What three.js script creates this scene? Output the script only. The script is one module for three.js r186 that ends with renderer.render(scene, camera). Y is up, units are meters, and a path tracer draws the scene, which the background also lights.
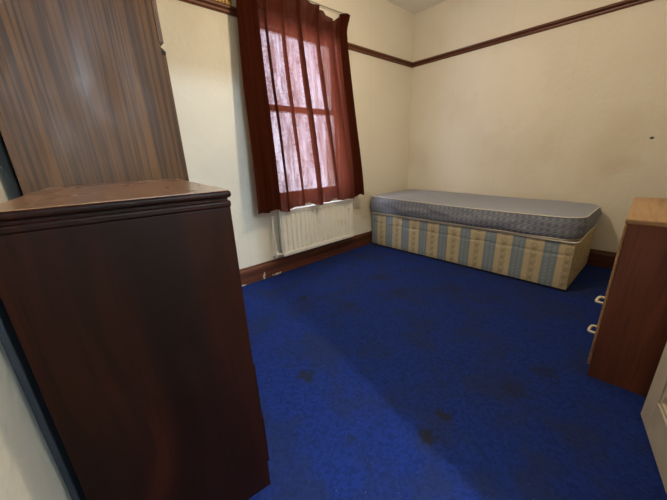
import * as THREE from 'three';
import { RoundedBoxGeometry } from 'three/addons/geometries/RoundedBoxGeometry.js';
import { mergeGeometries } from 'three/addons/utils/BufferGeometryUtils.js';

// ---------------------------------------------------------------- camera, sky, exposure
const scene = new THREE.Scene();
const camera = new THREE.PerspectiveCamera(81.16, 667 / 500, 0.02, 60);
camera.position.set(0, 1.04, 0);
camera.up.set(0.23324, 0.95153, -0.20046);
camera.lookAt(0.63598, 1.04 - 0.30521, -0.70878);
const renderer = new THREE.WebGLRenderer({ antialias: true });
renderer.toneMapping = THREE.LinearToneMapping;
renderer.toneMappingExposure = 1.0;
renderer.shadowMap.enabled = true;
scene.background = new THREE.Color().setRGB(10.5, 11, 14);            // bright overcast daylight, seen only through the window

// ---------------------------------------------------------------- room measures (metres)
const XL = -0.152, XR = 3.422, ZB = -2.279, ZF = 0.33, YC = 2.547;
const LAMP = [1.55, 1.92, -0.95], HALL_LAMP = [0.24, 2.24, 2.3];

// ---------------------------------------------------------------- helpers
let seed = 7;
const rnd = () => { seed = (seed * 1664525 + 1013904223) >>> 0; return seed / 4294967296; };
const hash = (x, y, s) => { let h = (x * 374761393 + y * 668265263 + s * 974634777) | 0; h = Math.imul(h ^ (h >>> 13), 1274126177); h ^= h >>> 16; return (h >>> 0) / 4294967296; };
const mod = (a, n) => ((a % n) + n) % n;
function vnoise(x, y, px, py, s) {
  const xi = Math.floor(x), yi = Math.floor(y); let fx = x - xi, fy = y - yi;
  fx = fx * fx * (3 - 2 * fx); fy = fy * fy * (3 - 2 * fy);
  const x0 = mod(xi, px), x1 = mod(xi + 1, px), y0 = mod(yi, py), y1 = mod(yi + 1, py);
  const a = hash(x0, y0, s), b = hash(x1, y0, s), c = hash(x0, y1, s), d = hash(x1, y1, s);
  return a + (b - a) * fx + (c - a) * fy + (a - b - c + d) * fx * fy;
}
function fbm(u, v, fx, fy, oct, s) {           // u, v in 0..1, tiles
  let t = 0, a = 0.5, n = 0;
  for (let i = 0; i < oct; i++) { t += a * vnoise(u * fx, v * fy, fx, fy, s + i * 17); n += a; a *= 0.5; fx *= 2; fy *= 2; }
  return t / n;
}
const mix = (a, b, t) => a.map((q, i) => q + (b[i] - q) * t);
const sat = (t) => Math.min(1, Math.max(0, t));
const smooth = (a, b, t) => { t = sat((t - a) / (b - a)); return t * t * (3 - 2 * t); };
function tex(w, h, sx, sy, fn, color = true) {  // fn(u, v) -> [r, g, b] as sRGB 0..255, or a grey 0..1
  const d = new Uint8Array(w * h * 4);
  for (let j = 0; j < h; j++) for (let i = 0; i < w; i++) {
    const c = fn((i + 0.5) / w, (j + 0.5) / h), k = (j * w + i) * 4;
    if (color) { d[k] = sat(c[0] / 255) * 255; d[k + 1] = sat(c[1] / 255) * 255; d[k + 2] = sat(c[2] / 255) * 255; }
    else d[k] = d[k + 1] = d[k + 2] = sat(c) * 255;
    d[k + 3] = 255;
  }
  const t = new THREE.DataTexture(d, w, h);
  t.wrapS = t.wrapT = THREE.RepeatWrapping; t.magFilter = THREE.LinearFilter; t.minFilter = THREE.LinearFilter;
  if (color) t.colorSpace = THREE.SRGBColorSpace;
  t.repeat.set(1 / sx, 1 / sy); t.needsUpdate = true;
  return t;
}
function metreUV(g, grain = 1, off = [0, 0]) {  // uv in metres, v runs along the grain axis
  if (!g.attributes.normal) g.computeVertexNormals();
  const p = g.attributes.position, n = g.attributes.normal, uv = new Float32Array(p.count * 2), P = [0, 0, 0], N = [0, 0, 0];
  for (let i = 0; i < p.count; i++) {
    P[0] = p.getX(i); P[1] = p.getY(i); P[2] = p.getZ(i); N[0] = Math.abs(n.getX(i)); N[1] = Math.abs(n.getY(i)); N[2] = Math.abs(n.getZ(i));
    const m = N[0] >= N[1] && N[0] >= N[2] ? 0 : N[1] >= N[2] ? 1 : 2;
    let a, b;
    if (m === grain) { [a, b] = [0, 1, 2].filter((k) => k !== m); } else { b = grain; a = 3 - m - grain; }
    uv[2 * i] = P[a] + off[0]; uv[2 * i + 1] = P[b] + off[1];
  }
  g.setAttribute('uv', new THREE.BufferAttribute(uv, 2));
  return g;
}
function box(x0, x1, y0, y1, z0, z1, r = 0.002, grain = 1, off) {
  const w = x1 - x0, h = y1 - y0, d = z1 - z0;
  r = Math.min(r, w * 0.45, h * 0.45, d * 0.45);
  const g = r > 0 ? new RoundedBoxGeometry(w, h, d, 2, r) : new THREE.BoxGeometry(w, h, d);
  g.translate((x0 + x1) / 2, (y0 + y1) / 2, (z0 + z1) / 2);
  return metreUV(g, grain, off);
}
function tube(pts, r, seg = 40, rad = 8, closed = false) {
  return new THREE.TubeGeometry(new THREE.CatmullRomCurve3(pts.map((q) => new THREE.Vector3(...q)), closed), seg, r, rad, closed);
}
function cyl(r, y0, y1, x, z, r2 = r, n = 24) { const g = new THREE.CylinderGeometry(r2, r, y1 - y0, n); g.translate(x, (y0 + y1) / 2, z); return g; }
function lathe(pts, n = 28) { return new THREE.LatheGeometry(pts.map((q) => new THREE.Vector2(...q)), n); }
function merge(list) { return mergeGeometries(list.map((g) => { const q = g.index ? g.toNonIndexed() : g; for (const k of Object.keys(q.attributes)) if (!['position', 'normal', 'uv'].includes(k)) q.deleteAttribute(k); return q; })); }
function mesh(name, geo, m, parent = scene) {
  const o = new THREE.Mesh(Array.isArray(geo) ? merge(geo) : geo, m);
  o.name = name; o.castShadow = o.receiveShadow = true; parent.add(o); return o;
}
function thing(name, label, category, pos = [0, 0, 0], turn = 0, group) {
  const o = new THREE.Group(); o.name = name; o.position.set(...pos); o.rotation.y = turn;
  o.userData = { label, category }; if (group) o.userData.group = group; scene.add(o); return o;
}
function struct(name, geo, m, label, category) { const o = mesh(name, geo, m); o.userData = { kind: 'structure', label, category }; return o; }
const std = (o) => new THREE.MeshStandardMaterial(o), phys = (o) => new THREE.MeshPhysicalMaterial(o);

// ---------------------------------------------------------------- materials
function wallPaint(w, h, s, marks = []) {       // cream emulsion over lining paper: blotches, dingy patches, paper joints
  return tex(512, Math.round(512 * h / w), w, h, (u, v) => {
    let c = [222, 213, 194];
    c = mix(c, [234, 227, 210], fbm(u, v, 5, 4, 4, s) * 0.9);
    c = mix(c, [200, 186, 156], smooth(0.5, 0.85, fbm(u, v, 7, 5, 5, s + 3)) * 0.35);
    const strip = mod(u * w + 0.11 * s, 0.53); if (strip < 0.006) c = mix(c, [208, 198, 176], 0.2);
    for (const [mx, my, rx, ry, col, k] of marks) {
      const d = Math.hypot((u * w - mx) / rx, (v * h - my) / ry) + (fbm(u, v, 40, 30, 3, s + 9) - 0.5) * 0.8;
      if (d < 1) c = mix(c, col, k * smooth(1, 0.55, d));
    }
    return c;
  });
}
const wallBump = tex(512, 512, 0.6, 0.6, (u, v) => fbm(u, v, 24, 24, 4, 31), false);
const paint = (w, h, s, marks) => std({ map: wallPaint(w, h, s, marks), bumpMap: wallBump, bumpScale: 0.0016, roughness: 0.78 });
const white = std({ color: 0xebe7de, roughness: 0.85, bumpMap: wallBump, bumpScale: 0.001 });

function wood(s, dark, mid, light, o = {}) {    // grain runs along v
  const map = tex(512, 1024, o.w ?? 0.7, o.h ?? 2.2, (u, v) => {
    const warp = (fbm(u, v, 4, 3, 3, s) - 0.5) * (o.warp ?? 0.1);
    const line = fbm(u + warp, v, o.lines ?? 46, 3, 3, s + 5), broad = fbm(u + warp * 2, v, 9, 2, 3, s + 11), pore = fbm(u, v, 160, 14, 2, s + 21);
    let c = mix(mid, light, smooth(0.4, 0.8, broad));
    c = mix(c, dark, smooth(o.from ?? 0.48, o.to ?? 0.72, line) * (o.streak ?? 0.75));
    return mix(c, dark, smooth(0.6, 0.8, pore) * 0.4);
  });
  const rough = tex(256, 256, 0.55, 0.9, (u, v) => (o.r0 ?? 0.3) + (o.r1 ?? 0.25) * fbm(u + (fbm(u, v, 5, 5, 2, s) - 0.5) * 0.25, v, 6, 4, 5, s + 40), false);
  return phys({ map, roughnessMap: rough, roughness: 1, clearcoat: o.coat ?? 0, clearcoatRoughness: 0.3, specularIntensity: o.spec ?? 1 });
}
const M = {};
M.wardrobe = wood(101, [40, 23, 8], [90, 57, 22], [102, 66, 27], { lines: 120, warp: 0.03, streak: 0.62, from: 0.42, to: 0.76, r0: 0.3, r1: 0.34, spec: 0.55 });
M.wardrobeEdge = wood(131, [70, 44, 24], [128, 90, 52], [148, 106, 64], { r0: 0.35 });
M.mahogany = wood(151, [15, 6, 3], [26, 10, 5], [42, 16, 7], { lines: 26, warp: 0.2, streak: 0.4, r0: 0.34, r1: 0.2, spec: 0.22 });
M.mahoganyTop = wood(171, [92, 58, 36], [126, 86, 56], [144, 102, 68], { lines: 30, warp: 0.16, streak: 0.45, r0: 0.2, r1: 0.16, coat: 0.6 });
M.chestSide = wood(191, [74, 36, 18], [118, 62, 33], [132, 72, 40], { lines: 20, warp: 0.12, streak: 0.3, r0: 0.4, r1: 0.2 });
M.pineTop = wood(211, [126, 92, 58], [164, 126, 84], [182, 146, 102], { lines: 24, warp: 0.14, streak: 0.5, r0: 0.35, r1: 0.2 });
M.trim = wood(231, [48, 22, 12], [94, 50, 28], [112, 62, 36], { lines: 14, w: 0.16, h: 1.6, streak: 0.5, r0: 0.35, r1: 0.2 });
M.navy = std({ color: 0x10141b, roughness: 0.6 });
M.dark = std({ color: 0x14100d, roughness: 0.8 });
M.steel = std({ color: 0x9a9690, metalness: 0.9, roughness: 0.4 });

// carpet: blue cut pile, trodden grey areas, spots and fluff where the photograph shows them
const FW = XR - XL, FD = ZF - ZB;
const spots = [[1.183, -1.696, 0.05, 0.85], [0.684, -0.998, 0.055, 0.8], [0.946, -0.415, 0.035, 0.8], [0.814, -0.41, 0.04, 0.85], [1.375, -1.352, 0.05, 0.45], [1.451, -0.869, 0.045, 0.4], [1.983, -1.925, 0.05, 0.45],
  [1.522, -0.2, 0.07, 0.5], [1.3, -0.25, 0.06, 0.35], [1.9, -1.5, 0.09, 0.4], [1.75, -1.2, 0.08, 0.35], [2.1, -0.95, 0.1, 0.35], [0.6, -0.6, 0.03, 0.4], [1.05, -1.95, 0.04, 0.4]];
const fluff = []; for (let i = 0; i < 320; i++) fluff.push([XL + rnd() * FW, ZB + rnd() * FD, 0.002 + rnd() * 0.003]);
const carpetMap = tex(1536, 1120, FW, FD, (u, v) => {
  const x = XL + u * FW, z = ZF - v * FD;
  let c = [29, 46, 108];
  c = mix(c, [36, 58, 130], fbm(u, v, 700, 520, 2, 301));
  c = mix(c, [18, 29, 76], smooth(0.35, 0.8, fbm(u, v, 330, 250, 3, 311)) * 0.45);
  c = mix(c, [46, 48, 66], smooth(0.4, 0.75, fbm(u, v, 34, 25, 6, 321)) * 0.42);
  for (const [sx, sz, r, k] of spots) {
    const d = Math.hypot(x - sx, z - sz) / r;
    if (d < 1.6) c = mix(c, [42, 40, 48], k * smooth(1.1, 0.4, d + (fbm(u, v, 180, 130, 3, 331) - 0.5) * 1.3));
  }
  return c;
});
{ const d = carpetMap.image.data;
  for (const [x, z, r] of fluff) { const ci = (x - XL) / FW * 1536, cj = (ZF - z) / FD * 1120; const n = r > 0.0042 ? 2 : 1;
    for (let a = 0; a < n; a++) { const k = ((Math.floor(cj) % 1120) * 1536 + Math.min(1535, Math.floor(ci) + a)) * 4; d[k] = 120; d[k + 1] = 128; d[k + 2] = 160; } } }
const carpetBump = tex(512, 512, 0.35, 0.35, (u, v) => 0.6 * fbm(u, v, 110, 110, 2, 341) + 0.4 * fbm(u, v, 30, 30, 3, 345), false);
M.carpet = phys({ map: carpetMap, bumpMap: carpetBump, bumpScale: 0.006, roughness: 1, specularIntensity: 0.2, sheen: 0.3, sheenRoughness: 0.6, sheenColor: new THREE.Color(0.1, 0.2, 0.6) });

// ---------------------------------------------------------------- the room shell
{ const g = new THREE.BoxGeometry(FW, 0.1, FD); g.translate((XL + XR) / 2, -0.05, (ZB + ZF) / 2);
  const p = g.attributes.position, uv = g.attributes.uv;
  for (let i = 0; i < p.count; i++) uv.setXY(i, p.getX(i) - XL, ZF - p.getZ(i));
  struct('floor', g, M.carpet, 'worn blue carpet with dark stains covering the bedroom floor', 'floor'); }
struct('ceiling', box(XL - 0.2, XR + 0.2, YC, YC + 0.12, ZB - 0.3, ZF + 0.14, 0), white, 'off-white plaster ceiling seen in the far corner', 'ceiling');
// window opening in the back wall
const WX0 = 1.36, WX1 = 2.23, WY0 = 0.655, WY1 = 2.1, TH = 0.26;
{ const s = new THREE.Shape([[XL - 0.2, -0.1], [XR + 0.2, -0.1], [XR + 0.2, YC], [XL - 0.2, YC]].map((q) => new THREE.Vector2(...q)));
  s.holes.push(new THREE.Path([[WX0, WY0], [WX0, WY1], [WX1, WY1], [WX1, WY0]].map((q) => new THREE.Vector2(...q))));
  const g = new THREE.ExtrudeGeometry(s, { depth: TH, bevelEnabled: false }); g.translate(0, 0, ZB - TH); metreUV(g, 1, [0.4, 0.1]);
  struct('wall_back', g, paint(4.4, 2.7, 401, [[0.4 + 1.0, 1.0, 0.3, 0.25, [214, 208, 196], 0.3], [0.4 + 2.6, 0.55, 0.25, 0.2, [190, 172, 136], 0.4]]), 'cream painted wall around the curtained window', 'wall'); }
struct('wall_right', box(XR, XR + 0.15, -0.1, YC, ZB, ZF + 0.14, 0, 1, [2.6, 0.1]), paint(3.2, 2.7, 421, [[2.493, 1.182, 0.016, 0.012, [40, 34, 30], 1], [2.35, 0.98, 0.18, 0.08, [176, 152, 112], 0.1], [1.4, 1.7, 0.4, 0.5, [238, 230, 212], 0.4]]), 'bare cream wall behind the bed', 'wall');
struct('wall_left', box(XL - 0.15, XL, -0.1, YC, ZB, ZF + 0.14, 0, 1, [2.6, 0.1]), paint(3.2, 2.7, 441), 'cream wall beside the dark chest of drawers', 'wall');
const DX0 = -0.1, DX1 = 0.66, DY = 2.0;
{ const s = new THREE.Shape([[XL, 0], [DX0, 0], [DX0, DY], [DX1, DY], [DX1, 0], [XR, 0], [XR, YC], [XL, YC]].map((q) => new THREE.Vector2(...q)));
  const g = new THREE.ExtrudeGeometry(s, { depth: 0.12, bevelEnabled: false }); g.translate(0, 0, ZF); metreUV(g, 1, [0.3, 0.1]);
  struct('wall_front', g, paint(4.2, 2.7, 461), 'cream wall with the doorway behind the viewer', 'wall'); }

function profileAlongX(pts, x0, x1) { // pts: [out, y] -> extruded along x, "out" leaves the back wall towards +z
  const g = new THREE.ExtrudeGeometry(new THREE.Shape(pts.map((q) => new THREE.Vector2(...q))), { depth: x1 - x0, bevelEnabled: false, curveSegments: 6 });
  g.rotateY(-Math.PI / 2); g.scale(-1, 1, 1); // (out, y, len) -> x = len, z = out
  const p = g.attributes.position, ix = []; for (let i = 0; i < p.count; i += 3) ix.push(i, i + 2, i + 1);
  g.setIndex(ix); const q = g.toNonIndexed(); q.computeVertexNormals();
  q.translate(x0, 0, 0); return q;
}
const skirting = [[0, 0], [0.02, 0], [0.02, 0.115], [0.016, 0.128], [0.009, 0.135], [0.007, 0.148], [0, 0.15]];
const rail = [[0, 0], [0.012, 0], [0.02, 0.008], [0.021, 0.018], [0.014, 0.024], [0.026, 0.032], [0.03, 0.042], [0.022, 0.05], [0.006, 0.052], [0, 0.052]];
function along(name, prof, wall, a, b, y, m, label, cat) {
  let g = profileAlongX(prof, 0, b - a);
  const q = g.attributes.position;
  if (wall === 'back') g.translate(a, y, ZB);
  else if (wall === 'right') { g.rotateY(-Math.PI / 2); g.translate(XR, y, a); }
  else if (wall === 'left') { g.rotateY(Math.PI / 2); g.translate(XL, y, b); }
  else { g.rotateY(Math.PI); g.translate(b, y, ZF); }
  metreUV(g, wall === 'right' || wall === 'left' ? 2 : 0);
  return struct(name, g, m, label, cat);
}
// the skirting under the window has chips showing white wood filler
const skirtBack = M.trim.clone();
skirtBack.map = tex(1536, 96, 3.6, 0.3, (u, v) => {
  const x = u * 3.6, y = v * 0.3;
  let c = mix([100, 54, 30], [52, 26, 14], smooth(0.45, 0.7, fbm(u, v, 6, 22, 4, 501)) * 0.7);
  const chip = (cx, cy, rx, ry) => Math.hypot((x - cx) / rx, (y - cy) / ry) + (fbm(u, v, 300, 24, 3, 511) - 0.5) * 1.4;
  if (Math.min(chip(1.17, 0.03, 0.016, 0.05), chip(1.3, 0.012, 0.05, 0.014), chip(0.95, 0.006, 0.07, 0.008)) < 0.7) c = [206, 196, 178];
  return c;
});
{ const o = along('baseboard_back', skirting, 'back', XL, XR, 0, skirtBack, 'brown varnished skirting board under the window, chipped near the radiator pipe', 'baseboard');
  const g = o.geometry, p = g.attributes.position, uv = g.attributes.uv; for (let i = 0; i < p.count; i++) uv.setXY(i, p.getX(i), p.getY(i)); }
along('baseboard_right', skirting, 'right', ZB, ZF, 0, M.trim, 'brown skirting board past the foot of the bed', 'baseboard');
along('baseboard_front', skirting, 'front', DX1 + 0.08, XR, 0, M.trim, 'brown skirting board behind the open door', 'baseboard');
along('trim_1', rail, 'back', XL, XR, 2.012, M.trim, 'dark brown picture rail on the window wall', 'trim');
along('trim_2', rail, 'right', ZB, ZF, 2.012, M.trim, 'dark brown picture rail on the wall above the bed', 'trim');
along('trim_3', rail, 'left', ZB, ZF, 2.012, M.trim, 'dark brown picture rail on the wall above the wardrobe', 'trim');
// doorway lining
const gloss = std({ map: tex(512, 512, 0.9, 0.9, (u, v) => mix([200, 190, 168], [176, 164, 140], smooth(0.4, 0.8, fbm(u, v, 6, 6, 5, 521)) * 0.6), true), roughness: 0.45 });
{ const o = struct('trim_4', [box(DX0, DX0 + 0.02, 0, DY, ZF - 0.005, ZF + 0.13, 0.002), box(DX1 - 0.02, DX1, 0, DY, ZF - 0.005, ZF + 0.13, 0.002), box(DX0 + 0.02, DX1 - 0.02, DY - 0.02, DY, ZF - 0.005, ZF + 0.13, 0.002)], gloss, 'cream painted door lining behind the viewer', 'trim'); }

// ---------------------------------------------------------------- hallway behind the doorway (source of the cool light)
const hallWall = std({ color: 0xcfc8b8, roughness: 0.9 });
struct('hall_floor', box(-0.8, 1.4, -0.1, 0, ZF, 3.0, 0), std({ color: 0x4c4640, roughness: 0.95 }), 'hallway floor behind the doorway', 'floor');
struct('hall_ceiling', box(-0.9, 1.5, YC, YC + 0.1, ZF + 0.12, 3.1, 0), white, 'hallway ceiling behind the doorway', 'ceiling');
struct('hall_wall_left', box(-0.9, -0.8, -0.1, YC, ZF + 0.12, 3.1, 0), hallWall, 'hallway wall left of the doorway', 'wall');
struct('hall_wall_right', box(1.4, 1.5, -0.1, YC, ZF + 0.12, 3.1, 0), hallWall, 'hallway wall right of the doorway', 'wall');
struct('hall_wall_back', box(-0.8, 1.4, -0.1, YC, 3.0, 3.1, 0), hallWall, 'far hallway wall behind the viewer', 'wall');
struct('hall_wall_front', [box(-0.8, XL, -0.1, YC, ZF, ZF + 0.12, 0)], hallWall, 'hallway wall beside the doorway', 'wall');

// ---------------------------------------------------------------- lamps
const glow = (c, k) => std({ color: 0xffffff, emissive: c, emissiveIntensity: k, roughness: 0.5 });
{ const t = thing('pendant_lamp', 'bare warm bulb hanging from the bedroom ceiling', 'lamp', [LAMP[0], YC, LAMP[2]]);
  const drop = YC - LAMP[1];
  mesh('ceiling_rose', lathe([[0, 0], [0.05, 0], [0.048, -0.012], [0.03, -0.022], [0, -0.024]].reverse()), white, t);
  mesh('cord', cyl(0.003, -drop + 0.09, -0.02, 0, 0), white, t);
  mesh('lamp_holder', cyl(0.018, -drop + 0.035, -drop + 0.1, 0, 0), white, t);
  const c = new THREE.Color(1, 0.86, 0.66);
  const b = new THREE.SphereGeometry(0.032, 24, 16); b.translate(0, -drop, 0);
  mesh('bulb', b, glow(c, 6), t);
  const l = new THREE.PointLight(c, 3.1); l.position.set(0, -drop, 0); l.castShadow = true; l.shadow.radius = 2; l.name = 'bulb_light'; t.add(l); }
{ const t = thing('globe_lamp', 'cool white globe lamp hanging in the hallway', 'lamp', [HALL_LAMP[0], YC, HALL_LAMP[2]]);
  const drop = YC - HALL_LAMP[1];
  mesh('cord', cyl(0.003, -drop + 0.055, 0, 0, 0), white, t);
  const c = new THREE.Color(0.62, 0.8, 1);
  const b = new THREE.SphereGeometry(0.06, 24, 16); b.translate(0, -drop, 0);
  mesh('globe', b, glow(c, 4), t);
  const l = new THREE.PointLight(c, 24); l.position.set(0, -drop, 0); l.castShadow = true; l.shadow.radius = 3; l.name = 'globe_light'; t.add(l); }

// ---------------------------------------------------------------- sash window in the opening
{ const w = new THREE.Group(); w.name = 'window_1'; w.userData = { kind: 'structure', label: 'white sash window behind the red-brown curtain', category: 'window' }; scene.add(w);
  const wp = std({ color: 0xd8d8d4, roughness: 0.4 }), pane = phys({ color: 0xffffff, transmission: 1, thickness: 0, roughness: 0, ior: 1.5 });
  const z0 = ZB - 0.085, z1 = ZB - 0.02, yM = 1.45;
  mesh('window_frame', [box(WX0, WX0 + 0.03, WY0, WY1, z0 - 0.04, z1, 0.003), box(WX1 - 0.03, WX1, WY0, WY1, z0 - 0.04, z1, 0.003), box(WX0 + 0.03, WX1 - 0.03, WY1 - 0.03, WY1, z0 - 0.04, z1, 0.003), box(WX0 + 0.03, WX1 - 0.03, WY0, WY0 + 0.035, z0 - 0.04, z1, 0.003)], wp, w);
  const sash = (y0, y1, za, zb) => { const s = mesh('sash', [box(WX0 + 0.03, WX0 + 0.06, y0, y1, za, zb, 0.003), box(WX1 - 0.06, WX1 - 0.03, y0, y1, za, zb, 0.003), box(WX0 + 0.06, WX1 - 0.06, y1 - 0.05, y1, za, zb, 0.003), box(WX0 + 0.06, WX1 - 0.06, y0, y0 + 0.05, za, zb, 0.003)], wp, w);
    const g = new THREE.PlaneGeometry(WX1 - WX0 - 0.12, y1 - y0 - 0.1); g.translate((WX0 + WX1) / 2, (y0 + y1) / 2, (za + zb) / 2); mesh('pane', g, pane, s); };
  sash(yM - 0.025, WY1 - 0.03, z0 - 0.035, z0); sash(WY0 + 0.035, yM + 0.025, z0 + 0.002, z0 + 0.037);
  mesh('window_sill', box(WX0 - 0.03, WX1 + 0.03, WY0 - 0.03, WY0, ZB - 0.14, ZB + 0.025, 0.006, 0), wp, w); }

// ---------------------------------------------------------------- curtain
{ const t = thing('curtain', 'thin red-brown curtain hanging over the window, daylight glowing through', 'curtain', [1.73, 0.6, ZB]);
  const streak = (u, v, s) => 0.55 * fbm(u, v, 90, 420, 2, s) + 0.45 * fbm(u, v, 360, 100, 2, s + 7);
  const cmap = tex(512, 1024, 1, 1, (u, v) => mix([70, 33, 22], [92, 43, 28], streak(u, v, 601)));
  const amap = tex(512, 1024, 1, 1, (u, v) => 0.93 + 0.062 * smooth(0.3, 0.7, 0.6 * streak(u, v, 611) + 0.4 * fbm(u, v, 40, 5, 3, 619)), false);
  const cloth = phys({ map: cmap, alphaMap: amap, transparent: true, roughness: 0.92, transmission: 0.52, thickness: 0, side: THREE.DoubleSide, specularIntensity: 0 });
  const hem = phys({ map: cmap, color: 0xbfb8b0, roughness: 0.95, transmission: 0.05, thickness: 0, side: THREE.DoubleSide, specularIntensity: 0 });
  const NU = 420, NV = 90;
  // pleats across the cloth: [place, width, overlap, depth]
  const folds = [[0.035, 0.07, 0.022, 0.026], [0.1, 0.06, 0.02, 0.026], [0.165, 0.06, 0.018, 0.026], [0.225, 0.06, 0.02, 0.022], [0.36, 0.09, 0.028, 0.022], [0.505, 0.13, 0.052, 0.028], [0.685, 0.11, 0.042, 0.026], [0.815, 0.11, 0.045, 0.028], [0.9, 0.06, 0.02, 0.022], [0.96, 0.05, 0.01, 0.02]];
  const topY = (u) => 2.262 - 0.085 * Math.pow(Math.sin(Math.PI * sat((u - 0.66) / 0.27)), 1.3) * (u > 0.66 && u < 0.93 ? 1 : 0) - 0.03 * Math.abs(Math.sin(u * 13));
  const botY = (u) => 0.63 + 0.012 * Math.sin(u * 21) - 0.016 * smooth(0.35, 0, u) + 0.01 * Math.sin(u * 47 + 1);
  const at = (u, v) => { // v = 0 bottom, 1 top
    const y = botY(u) + (topY(u) - botY(u)) * v, q = (2.29 - y) / 1.66;
    const xl = 1.165 - 0.06 * q, xr = 2.225 + 0.14 * q + 0.065 * smooth(0.12, 0, q);
    let z = 0.075 + 0.085 * smooth(0.1, 1, q);
    const amp = 0.7 + 0.3 * Math.sin(Math.PI * Math.min(1, 0.15 + 0.7 * q));
    let fx = 0;
    for (const [p, w, a, d] of folds) { const k = (u - p - 0.03 * (q - 0.5) * Math.sin(p * 40)) / (w / 2); if (Math.abs(k) < 1) { const e = Math.pow(1 - k * k, 0.7); fx -= a * amp * Math.sin(Math.PI * k) * e; z -= d * amp * Math.sin(Math.PI * k) * e; } }
    z += 0.012 * (fbm(u * 0.5, v * 0.5, 8, 5, 3, 631) - 0.5);
    const x = xl + (xr - xl) * u + fx; z += 0.012 * Math.sin(u * 26 + q * 1.5);
    return [x - 1.73, y - 0.6, Math.max(0.02, z)];
  };
  const sheet = (u0, u1, nu) => { const pos = [], uv = [], ix = [];
    for (let j = 0; j <= NV; j++) for (let i = 0; i <= nu; i++) { const u = u0 + (u1 - u0) * i / nu, v = j / NV; pos.push(...at(u, v)); uv.push(u * 1.3, v * 1.66); }
    for (let j = 0; j < NV; j++) for (let i = 0; i < nu; i++) { const a = j * (nu + 1) + i; ix.push(a, a + 1, a + nu + 2, a, a + nu + 2, a + nu + 1); }
    const g = new THREE.BufferGeometry(); g.setAttribute('position', new THREE.Float32BufferAttribute(pos, 3)); g.setAttribute('uv', new THREE.Float32BufferAttribute(uv, 2)); g.setIndex(ix); g.computeVertexNormals(); return g; };
  mesh('cloth', sheet(0.175, 0.9, NU), cloth, t);
  const a = mesh('side_hem', sheet(0, 0.175, 110), hem, t); a.userData.label = 'dark gathered side edge';
  const b = mesh('side_hem', sheet(0.9, 1, 50), hem, t); b.userData.label = 'dark doubled side edge';
  mesh('curtain_wire', tube([[-0.6, 1.66, 0.05], [0, 1.655, 0.05], [0.55, 1.66, 0.05]], 0.004, 12), M.steel, t);
  for (const x of [-0.58, 0.54]) mesh('hook', tube([[x, 1.66, 0], [x, 1.66, 0.03], [x, 1.655, 0.05], [x, 1.668, 0.06]], 0.003, 14, 6), M.steel, t); }

// ---------------------------------------------------------------- patterned board above the picture rail
{ const g = box(0, 0.27, 0, 0.16, 0.002, 0.02, 0.002);
  const m = std({ map: tex(256, 256, 0.27, 0.16, (u, v) => mix([120, 84, 36], [206, 164, 84], smooth(0.45, 0.62, fbm(u, v, 30, 18, 3, 641)))), roughness: 0.5 });
  const t = thing('gilt_board', 'small mottled gold-brown board resting on the picture rail left of the curtain', 'board', [0.9, 2.065, ZB]);
  mesh('panel', g, m, t); }

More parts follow.
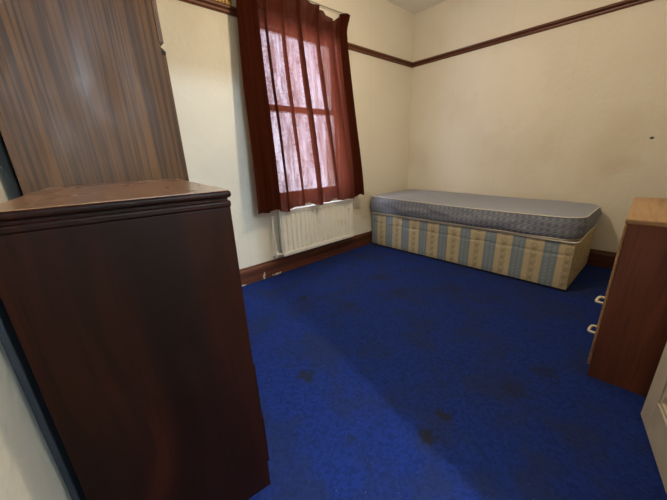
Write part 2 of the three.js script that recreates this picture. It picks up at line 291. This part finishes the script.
// ---------------------------------------------------------------- radiator
const enamel = std({ map: tex(512, 256, 1, 0.5, (u, v) => mix([238, 234, 222], [206, 196, 170], smooth(0.55, 0.85, fbm(u, v, 14, 8, 5, 651)) * 0.6)), roughness: 0.42 });
{ const W = 0.915, H = 0.425;
  const t = thing('radiator', 'cream enamelled panel radiator with vertical flutes under the curtain', 'radiator', [1.342, 0.185, ZB]);
  const n = 18, p = W / n, zf = 0.112, zg = 0.098, zb = 0.086, pts = [[0, zb]];
  pts.push([0, zg]);
  for (let i = 0; i < n; i++) { const x = i * p; pts.push([x + 0.006, zg], [x + 0.013, zf - 0.002], [x + 0.017, zf], [x + p - 0.011, zf], [x + p - 0.007, zf - 0.002], [x + p - 0.0001, zg]); }
  pts.push([W, zb]);
  const s = new THREE.Shape(pts.map(([x, z]) => new THREE.Vector2(x, -z)));
  const g = new THREE.ExtrudeGeometry(s, { depth: H - 0.075, bevelEnabled: false }); g.rotateX(-Math.PI / 2); g.translate(0, 0.0375, 0); metreUV(g);
  mesh('fluted_panel', g, enamel, t);
  for (const [y0, y1] of [[0, 0.045], [H - 0.045, H]]) mesh('header', box(0, W, y0, y1, 0.078, 0.116, 0.012, 0), enamel, t);
  const back = []; for (let i = 0; i < 30; i++) back.push(box(0.02 + i * 0.03, 0.0215 + i * 0.03, 0.05, H - 0.05, 0.042, 0.087, 0));
  back.push(box(0.015, W - 0.015, 0.05, H - 0.05, 0.04, 0.043, 0)); mesh('convector_fins', back, enamel, t).userData.kind = 'stuff';
  for (const x of [0.12, W - 0.12]) mesh('bracket', [box(x - 0.015, x + 0.015, 0.03, H - 0.03, 0.003, 0.008, 0.001), box(x - 0.012, x + 0.012, 0.06, 0.08, 0.004, 0.045, 0.001), box(x - 0.012, x + 0.012, H - 0.08, H - 0.06, 0.004, 0.045, 0.001)], enamel, t);
  // left: upright feed pipe with valve at the foot; right: lockshield
  mesh('pipe', tube([[-0.045, -0.012, 0.004], [-0.045, -0.012, 0.03], [-0.045, 0.0, 0.05], [-0.045, 0.2, 0.05], [-0.045, 0.36, 0.05], [-0.042, 0.375, 0.055]], 0.0095, 40, 12), enamel, t);
  mesh('valve', [cyl(0.016, 0.0, 0.05, -0.045, 0.06, 0.019), (() => { const q = new THREE.CylinderGeometry(0.011, 0.011, 0.06, 14); q.rotateZ(Math.PI / 2); q.translate(-0.02, 0.026, 0.08); return q; })(), (() => { const q = new THREE.SphereGeometry(0.02, 16, 10); q.translate(-0.045, 0.026, 0.07); return q; })()], enamel, t);
  mesh('valve', [cyl(0.013, -0.005, 0.05, W + 0.03, 0.06, 0.017), (() => { const q = new THREE.CylinderGeometry(0.01, 0.01, 0.045, 14); q.rotateZ(Math.PI / 2); q.translate(W + 0.012, 0.022, 0.08); return q; })()], enamel, t);
  mesh('pipe', tube([[W + 0.03, -0.014, 0.004], [W + 0.03, -0.014, 0.04], [W + 0.03, 0.0, 0.06]], 0.0075, 16, 10), enamel, t);
  mesh('bleed_plug', (() => { const q = new THREE.CylinderGeometry(0.011, 0.011, 0.02, 12); q.rotateZ(Math.PI / 2); q.translate(W + 0.006, H - 0.025, 0.095); return q; })(), M.steel, t); }

// ---------------------------------------------------------------- divan base and mattress
function canvasTex(w, h, sx, sy, draw) { const c = document.createElement('canvas'); c.width = w; c.height = h; draw(c.getContext('2d'), w, h);
  const t = new THREE.CanvasTexture(c); t.colorSpace = THREE.SRGBColorSpace; t.wrapS = t.wrapT = THREE.RepeatWrapping; t.magFilter = THREE.LinearFilter; t.repeat.set(1 / sx, 1 / sy); return t; }
function scroll(g, cx, cy, r, turns, hand) { g.beginPath(); for (let i = 0; i <= 60; i++) { const a = i / 60 * turns * Math.PI * 2, q = r * (1 - 0.8 * i / 60); const x = cx + hand * Math.cos(a) * q, y = cy + Math.sin(a) * q; i ? g.lineTo(x, y) : g.moveTo(x, y); } g.stroke(); }
const weave = tex(256, 256, 0.05, 0.05, (u, v) => 0.5 + 0.25 * Math.sin(u * 64 * Math.PI) + 0.25 * Math.sin(v * 64 * Math.PI), false);
const PER = 0.219;
const stripeMap = canvasTex(438, 720, PER, 0.36, (g, w, h) => {
  g.fillStyle = '#cdbd97'; g.fillRect(0, 0, w, h);
  for (let i = 0; i < 1400; i++) { g.fillStyle = rnd() < 0.5 ? 'rgba(226,208,164,0.35)' : 'rgba(160,134,88,0.3)'; g.fillRect(rnd() * w, rnd() * h, 2 + rnd() * 14, 1.5); }
  const bw = w * 0.42, b0 = w * 0.29;
  g.fillStyle = '#87949b'; g.fillRect(b0, 0, bw, h);
  g.strokeStyle = '#b3bdbb'; g.lineWidth = 4;
  for (let k = 0; k < 12; k++) { const y = 30 + k * 60; scroll(g, b0 + bw * 0.32, y, 24, 1.4, 1); scroll(g, b0 + bw * 0.7, y + 30, 22, 1.4, -1); }
  g.strokeStyle = '#6c7d8c'; g.lineWidth = 3; for (let k = 0; k < 12; k++) { scroll(g, b0 + bw * 0.55, 60 + k * 60, 16, 1.1, -1); }
  g.strokeStyle = '#8f8160'; g.lineWidth = 7;
  for (let k = 0; k < 6; k++) { const y = 70 + k * 120; for (const cx of [w * 0.0, w * 1.0]) { scroll(g, cx, y, 54, 1.8, 1); scroll(g, cx + 14, y + 56, 30, 1.5, -1); scroll(g, cx - 20, y + 60, 24, 1.2, 1); } }
  g.strokeStyle = '#b09a6a'; g.lineWidth = 4; for (const x of [b0 - 5, b0 + bw + 5]) { g.beginPath(); g.moveTo(x, 0); g.lineTo(x, h); g.stroke(); }
});
const beigeMap = tex(256, 256, 0.4, 0.4, (u, v) => mix([206, 188, 146], [176, 154, 108], smooth(0.4, 0.7, fbm(u, v, 16, 16, 4, 701)) * 0.7));
M.stripe = std({ map: stripeMap, bumpMap: weave, bumpScale: 0.0006, roughness: 0.85 });
M.beige = std({ map: beigeMap, bumpMap: weave, bumpScale: 0.0006, roughness: 0.9 });
M.piping = std({ color: 0xdad4c2, roughness: 0.8 });
const BX0 = 2.636, BX1 = 3.402, BZ0 = -2.238, BZ1 = -0.312;
{ const t = thing('divan_bed_base', 'divan bed base in cream and grey-blue striped fabric', 'bed base', [BX0, 0, BZ0], -0.016);
  const w = BX1 - BX0, d = BZ1 - BZ0, y0 = 0.014, y1 = 0.385;
  mesh('body', box(0.004, w, y0, y1, 0, d, 0.012), M.beige, t);
  // long side: slightly puckered striped cover
  { const nz = 200, ny = 40, pos = [], uv = [], ix = [];
    for (let j = 0; j <= ny; j++) for (let i = 0; i <= nz; i++) { const f = i / nz, q = j / ny, y = y0 + 0.004 + (y1 - y0 - 0.008) * q;
      const edge = Math.min(1, Math.min(f, 1 - f) * 60) * Math.min(1, Math.min(q, 1 - q) * 10);
      const x = 0.004 - edge * (0.0035 + 0.004 * fbm(f * 0.99, q * 0.9, 24, 4, 3, 711) + -0.005 * Math.exp(-Math.pow((q - 0.72 - 0.01 * Math.sin(f * 40)) / 0.022, 2)));
      pos.push(x, y, 0.006 + (d - 0.012) * f); uv.push(BZ0 + d * f + 2.197 + PER / 2, y); }
    for (let j = 0; j < ny; j++) for (let i = 0; i < nz; i++) { const a = j * (nz + 1) + i; ix.push(a, a + 1, a + nz + 2, a, a + nz + 2, a + nz + 1); }
    const g = new THREE.BufferGeometry(); g.setAttribute('position', new THREE.Float32BufferAttribute(pos, 3)); g.setAttribute('uv', new THREE.Float32BufferAttribute(uv, 2)); g.setIndex(ix); g.computeVertexNormals();
    mesh('striped_side', g, M.stripe, t); }
  mesh('piping', tube([[0, y1, 0.006], [-0.001, y1 + 0.001, d * 0.25], [0, y1, d * 0.5], [-0.001, y1, d * 0.75], [0, y1, d - 0.012], [0.012, y1, d], [w * 0.5, y1, d + 0.001], [w - 0.01, y1, d]], 0.0065, 120, 8), M.piping, t);
  mesh('bottom_edging', [box(0.006, w - 0.004, y0 - 0.008, y0 + 0.002, 0.004, d - 0.004, 0.003)], M.dark, t);
  for (const [x, z] of [[0.06, 0.06], [0.06, d / 2], [0.06, d - 0.06], [w - 0.06, 0.06], [w - 0.06, d / 2], [w - 0.06, d - 0.06]]) mesh('foot', lathe([[0, 0], [0.022, 0], [0.026, 0.006], [0.026, 0.014], [0, 0.014]]).translate(x, 0, z), M.dark, t); }

const tickMap = tex(256, 256, 0.09, 0.09, (u, v) => { // grey-blue ticking with a small lattice
  const a = Math.abs(mod(u * 4 + v * 4, 1) - 0.5), b = Math.abs(mod(u * 4 - v * 4, 1) - 0.5);
  let c = [166, 169, 180]; if (a < 0.1 || b < 0.1) c = [134, 140, 156]; if (a > 0.38 && b > 0.38) c = [184, 186, 192];
  return mix(c, [154, 159, 173], fbm(u, v, 40, 40, 2, 721) * 0.6); });
const borderMap = tex(512, 256, 0.26, 0.13, (u, v) => { // border: slanting feathered bands
  const k = mod(u * 6 + v * 3 + 0.25 * Math.sin(v * 18.85), 1), f = Math.abs(mod(v * 18, 1) - 0.5);
  return mix(mix([114, 119, 132], [158, 162, 170], smooth(0.35, 0.5, k) * smooth(0.98, 0.8, k) * (f < 0.3 ? 1 : 0.35)), [120, 124, 136], fbm(u, v, 60, 30, 2, 731) * 0.5); });
M.tick = std({ map: tickMap, bumpMap: weave, bumpScale: 0.0005, roughness: 0.75 });
M.border = std({ map: borderMap, bumpMap: weave, bumpScale: 0.0005, roughness: 0.75 });
{ const x0 = 2.612, x1 = 3.388, z0 = -2.225, z1 = -0.295, cx = (x0 + x1) / 2, cz = (z0 + z1) / 2;
  const t = thing('mattress', 'thin grey-blue patterned single mattress lying on the divan base', 'mattress', [cx - 0.014, 0.393, cz], -0.012);
  const hx = (x1 - x0) / 2, hz = (z1 - z0) / 2, ring = [];
  const corner = (sx, sz, r, a0) => { for (let i = 0; i <= 14; i++) { const a = a0 + i / 14 * Math.PI / 2; ring.push([sx * (hx - r) + r * Math.cos(a), sz * (hz - r) + r * Math.sin(a)]); } };
  const straight = (n) => { const a = ring[ring.length - 1]; ring.push(['gap', n, a]); };
  corner(1, 1, 0.13, 0); straight(40); corner(-1, 1, 0.13, Math.PI / 2); straight(110); corner(-1, -1, 0.045, Math.PI); straight(40); corner(1, -1, 0.06, Math.PI * 1.5); straight(110);
  const out = []; for (let i = 0; i < ring.length; i++) { if (ring[i][0] !== 'gap') { out.push(ring[i]); continue; } const a = ring[i][2], b = ring[(i + 1) % ring.length], n = ring[i][1]; for (let k = 1; k < n; k++) out.push([a[0] + (b[0] - a[0]) * k / n, a[1] + (b[1] - a[1]) * k / n]); }
  const N = out.length, len = [0]; for (let i = 1; i <= N; i++) len.push(len[i - 1] + Math.hypot(out[i % N][0] - out[i - 1][0], out[i % N][1] - out[i - 1][1]));
  const topY = (x, z) => 0.198 - 0.028 * (z + hz) / (2 * hz) - 0.012 * Math.sin(Math.PI * (z + hz) / (2 * hz)) * (x < 0 ? -x / hx : 0);
  const nrm = out.map((q, i) => { const a = out[(i + N - 1) % N], b = out[(i + 1) % N]; const dx = b[0] - a[0], dz = b[1] - a[1], l = Math.hypot(dx, dz) || 1; return [dz / l, -dx / l]; });
  const build = (pos, uv, rows, cols) => { const ix = []; for (let j = 0; j < rows - 1; j++) for (let i = 0; i < cols - 1; i++) { const a = j * cols + i; ix.push(a, a + cols, a + cols + 1, a, a + cols + 1, a + 1); }
    const g = new THREE.BufferGeometry(); g.setAttribute('position', new THREE.Float32BufferAttribute(pos, 3)); g.setAttribute('uv', new THREE.Float32BufferAttribute(uv, 2)); g.setIndex(ix); g.computeVertexNormals(); return g; };
  { const pos = [], uv = [], R = 15;
    for (let j = 0; j < R; j++) for (let i = 0; i <= N; i++) { const k = i % N, s = j / (R - 1), [x, z] = out[k], [nx, nz] = nrm[k], h = topY(x, z);
      const env = Math.sin(Math.PI * s), wr = (fbm(len[i] / len[N], s * 0.9 + 0.04 * Math.sin(len[i] * 9), 28, 3, 4, 741) - 0.5);
      const o = 0.016 * env + 0.034 * env * wr - 0.012 * (s < 0.02 ? 1 : 0) - 0.01 * smooth(0.2, 0, s);
      pos.push(x + nx * o, h * s, z + nz * o); uv.push(len[i], h * s); }
    mesh('side_border', build(pos, uv, R, N + 1), M.border, t); }
  { const pos = [], uv = [], R = 22;
    for (let j = 0; j < R; j++) for (let i = 0; i <= N; i++) { const k = i % N, s = 1 - j / (R - 1), [ox, oz] = out[k], x = ox * s, z = oz * (1 - (1 - s) * hx / hz * (hz / hx)) , h = topY(ox, oz);
      const crown = 0.014 * smooth(0, 0.25, 1 - s) + 0.010 * (fbm(0.5 + x * 0.4, 0.5 + z * 0.4, 5, 5, 3, 751) - 0.5) * smooth(0, 0.3, 1 - s);
      pos.push(x, topY(x, z) * 0.5 + h * 0.5 + crown + (topY(x, z) - h) * 0.5, z); uv.push(x, z); }
    mesh('top_panel', build(pos, uv, R, N + 1), M.tick, t); }
  { const pos = [], uv = []; for (const s of [1, 0]) for (let i = 0; i <= N; i++) { const k = i % N; pos.push(out[k][0] * s - nrm[k][0] * 0.02 * s, 0.001, out[k][1] * s - nrm[k][1] * 0.02 * s); uv.push(out[k][0] * s, out[k][1] * s); } mesh('underside', build(pos, uv, 2, N + 1), M.tick, t); }
  const pipe = (lo) => { const q = []; for (let i = 0; i < N; i += 3) q.push([out[i][0] + nrm[i][0] * (lo ? -0.006 : 0.002), lo ? 0.007 : topY(out[i][0], out[i][1]), out[i][1] + nrm[i][1] * (lo ? -0.006 : 0.002)]); return tube(q, 0.0042, 380, 7, true); };
  mesh('top_piping', pipe(false), M.piping, t); mesh('bottom_piping', pipe(true), M.piping, t); }

// ---------------------------------------------------------------- wardrobe
{ const z1 = -1.55, z0 = ZB + 0.03, x0 = -0.107, H = 1.98, yN = 1.505;
  const t = thing('wardrobe', 'tall wood-effect wardrobe with dark vertical grain behind the chest', 'wardrobe', [x0, 0, z1]);
  const d = 0.572, L = z1 - z0;   // local: x 0..d is depth, z 0..-L is width
  // side panel facing the viewer, cut back above the notch where the top door overlaps it
  { const s = new THREE.Shape(); s.moveTo(0, 0.0); s.lineTo(d, 0.0); s.lineTo(d, yN - 0.012); s.quadraticCurveTo(d - 0.004, yN, d - 0.014, yN + 0.004); s.lineTo(d - 0.02, yN + 0.02); s.lineTo(d - 0.02, H); s.lineTo(0, H); s.closePath();
    const g = new THREE.ExtrudeGeometry(s, { depth: 0.016, bevelEnabled: true, bevelSize: 0.001, bevelThickness: 0.001, bevelSegments: 1 }); g.translate(0, 0, -0.018); metreUV(g, 1, [0.2, 0]); mesh('side_panel', g, M.wardrobe, t);
    const f = g.clone(); f.translate(0, 0, -L + 0.018); mesh('side_panel', f, M.wardrobe, t); }
  mesh('back_panel', box(0.002, 0.006, 0.02, H - 0.01, -L + 0.016, -0.018, 0), M.dark, t);
  mesh('top_panel', box(0.004, d - 0.022, H - 0.02, H - 0.002, -L + 0.016, -0.018, 0.001, 2), M.wardrobe, t);
  mesh('bottom_panel', box(0.004, d - 0.03, 0.06, 0.078, -L + 0.016, -0.018, 0.001, 2), M.wardrobe, t);
  mesh('plinth', box(d - 0.04, d - 0.024, 0, 0.07, -L + 0.016, -0.018, 0.001, 2), M.wardrobe, t);
  mesh('shelf', box(0.006, d - 0.03, yN - 0.02, yN, -L + 0.016, -0.018, 0.001, 2), M.wardrobe, t);
  const mid = -L / 2;
  for (const [a, b] of [[-L + 0.019, mid - 0.002], [mid + 0.002, -0.021]]) { const o = mesh('door', box(d - 0.02, d - 0.003, 0.074, yN - 0.016, a, b, 0.002), M.wardrobe, t); mesh('handle', cyl(0.006, 0.9, 1.02, d + 0.008, a < mid ? b - 0.03 : a + 0.03), M.steel, o); }
  for (const [a, b] of [[-L, mid - 0.002], [mid + 0.002, 0]]) { const o = mesh('top_door', box(d - 0.017, d + 0.001, yN + 0.022, H, a, b, 0.002), M.wardrobeEdge, t); mesh('handle', cyl(0.006, yN + 0.05, yN + 0.12, d + 0.009, a < mid ? b - 0.03 : a + 0.03), M.steel, o); }
  mesh('hinge', [box(d - 0.014, d + 0.002, yN - 0.022, yN - 0.006, -0.012, 0.002, 0.003)], M.dark, t); }

// ---------------------------------------------------------------- dark chest of drawers (near left)
{ const x0 = -0.122, z1 = -0.68, d = 0.411, L = 0.72;
  const t = thing('chest_of_drawers', 'tall dark mahogany chest of drawers with moulded top, side towards viewer', 'chest of drawers', [x0, 0, z1 - 0.05], THREE.MathUtils.degToRad(-7));
  const H = 0.935;
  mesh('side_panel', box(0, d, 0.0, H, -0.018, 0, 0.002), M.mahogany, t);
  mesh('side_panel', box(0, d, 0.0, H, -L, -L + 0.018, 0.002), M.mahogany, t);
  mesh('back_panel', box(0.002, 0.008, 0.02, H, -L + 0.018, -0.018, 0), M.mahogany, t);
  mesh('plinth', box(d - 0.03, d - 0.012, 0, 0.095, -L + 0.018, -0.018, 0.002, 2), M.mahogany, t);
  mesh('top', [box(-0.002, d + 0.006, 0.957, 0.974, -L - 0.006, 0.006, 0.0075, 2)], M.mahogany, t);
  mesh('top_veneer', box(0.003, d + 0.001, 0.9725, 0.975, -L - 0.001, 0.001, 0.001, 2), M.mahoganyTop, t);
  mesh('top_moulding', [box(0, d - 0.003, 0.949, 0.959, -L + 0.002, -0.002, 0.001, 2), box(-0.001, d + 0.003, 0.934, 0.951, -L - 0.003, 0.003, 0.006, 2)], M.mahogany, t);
  const dr = [[0.1, 0.29, 0.009], [0.296, 0.48, 0.006], [0.487, 0.7, 0], [0.706, 0.928, 0]];
  for (const [a, b, o] of dr) { const q = mesh('drawer', [box(d - 0.018 + o, d + o - 0.001, a, b, o > 0 ? -L + 0.002 : -L + 0.021, o > 0 ? -0.002 : -0.021, 0.003, 2), box(0.02, d - 0.02, a + 0.02, b - 0.03, -L + 0.03, -0.03, 0.002, 2)], M.mahogany, t);
    for (const z of [-0.17, -L + 0.17]) mesh('finger_pull', tube([[d + o - 0.002, b - 0.07, z - 0.04], [d + o + 0.003, b - 0.075, z], [d + o - 0.002, b - 0.07, z + 0.04]], 0.004, 12, 6), M.steel, q); } }
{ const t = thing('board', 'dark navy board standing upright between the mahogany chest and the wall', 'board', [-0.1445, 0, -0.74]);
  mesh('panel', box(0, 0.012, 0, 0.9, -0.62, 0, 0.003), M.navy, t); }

// ---------------------------------------------------------------- low chest of drawers (right)
const ivory = std({ color: 0xd9cfb4, roughness: 0.35 });
{ const t = thing('chest_of_drawers_001', 'low red-brown chest of drawers with pale top and ivory ring handles', 'chest of drawers', [1.64, 0, -0.05], THREE.MathUtils.degToRad(1.4));
  const w = 0.73, d = 0.345, H = 0.738;
  mesh('side_panel', box(0, 0.018, 0, H, 0.0, d, 0.0015), M.chestSide, t);
  mesh('side_panel', box(w - 0.018, w, 0, H, 0.0, d, 0.0015), M.chestSide, t);
  mesh('back_panel', box(0.018, w - 0.018, 0.02, H, d - 0.006, d - 0.001, 0), M.chestSide, t);
  mesh('plinth', box(0.018, w - 0.018, 0, 0.055, 0.012, 0.03, 0.001, 0), M.chestSide, t);
  mesh('top', box(-0.004, w + 0.004, H, H + 0.019, -0.012, d, 0.003, 0), M.pineTop, t);
  for (const [a, b, hy] of [[0.058, 0.27, 0.195], [0.275, 0.43, 0.352], [0.435, 0.585, 0], [0.59, 0.732, 0]]) {
    const q = mesh('drawer', [box(0.002, w - 0.002, a, b, -0.011, -0.001, 0.003, 0), box(0.03, w - 0.03, a + 0.02, b - 0.02, 0, d - 0.03, 0.001, 0)], M.pineTop, t);
    for (const x of hy ? [0.1] : []) mesh('handle', tube([[x - 0.036, hy, -0.01], [x - 0.034, hy, -0.028], [x - 0.018, hy - 0.006, -0.035], [x, hy - 0.008, -0.037], [x + 0.018, hy - 0.006, -0.035], [x + 0.034, hy, -0.028], [x + 0.036, hy, -0.01]], 0.006, 30, 8), ivory, q); } }

// ---------------------------------------------------------------- open door (right edge)
{ const free = [1.504, 0.135], hinge = [0.722, 0.298], dx = free[0] - hinge[0], dz = free[1] - hinge[1], W = Math.hypot(dx, dz);
  const t = new THREE.Group(); t.name = 'door_1'; t.userData = { kind: 'structure', label: 'cream panelled door standing open at the right edge', category: 'door' };
  t.position.set(hinge[0], 0.006, hinge[1]); t.rotation.y = Math.atan2(-dz, dx); scene.add(t);  // local x runs to the free edge, +z away from the room
  const H = 1.97, T = 0.04, st = 0.1, m = gloss;
  mesh('stile', box(0, st, 0, H, 0, T, 0.002), m, t); mesh('stile', box(W - st, W, 0, H, 0, T, 0.002), m, t); mesh('stile', box(W / 2 - 0.045, W / 2 + 0.045, 0.14, H - 0.1, 0, T, 0.002), m, t);
  for (const [a, b] of [[0, 0.14], [0.78, 0.93], [H - 0.1, H]]) { mesh('rail', box(st, W / 2 - 0.045, a, b, 0, T, 0.002, 0), m, t); mesh('rail', box(W / 2 + 0.045, W - st, a, b, 0, T, 0.002, 0), m, t); }
  for (const [x0, x1] of [[st, W / 2 - 0.045], [W / 2 + 0.045, W - st]]) for (const [a, b] of [[0.14, 0.78], [0.93, H - 0.1]]) {
    const p = mesh('panel', box(x0, x1, a, b, 0.014, T - 0.014, 0.001), m, t);
    mesh('moulding', [box(x0, x1, a, a + 0.014, 0.005, 0.016, 0.004, 0), box(x0, x1, b - 0.014, b, 0.005, 0.016, 0.004, 0), box(x0, x0 + 0.014, a, b, 0.005, 0.016, 0.004), box(x1 - 0.014, x1, a, b, 0.005, 0.016, 0.004)], m, p); }
  const brass = std({ color: 0xb08a3c, metalness: 0.9, roughness: 0.35 });
  mesh('door_knob', (() => { const g = lathe([[0, -0.06], [0.022, -0.058], [0.028, -0.045], [0.02, -0.03], [0.009, -0.024], [0.009, -0.006], [0.026, -0.004], [0.026, 0]]); g.rotateX(Math.PI / 2); g.translate(W - 0.05, 0.98, 0.0); return g; })(), brass, t); }

renderer.render(scene, camera);
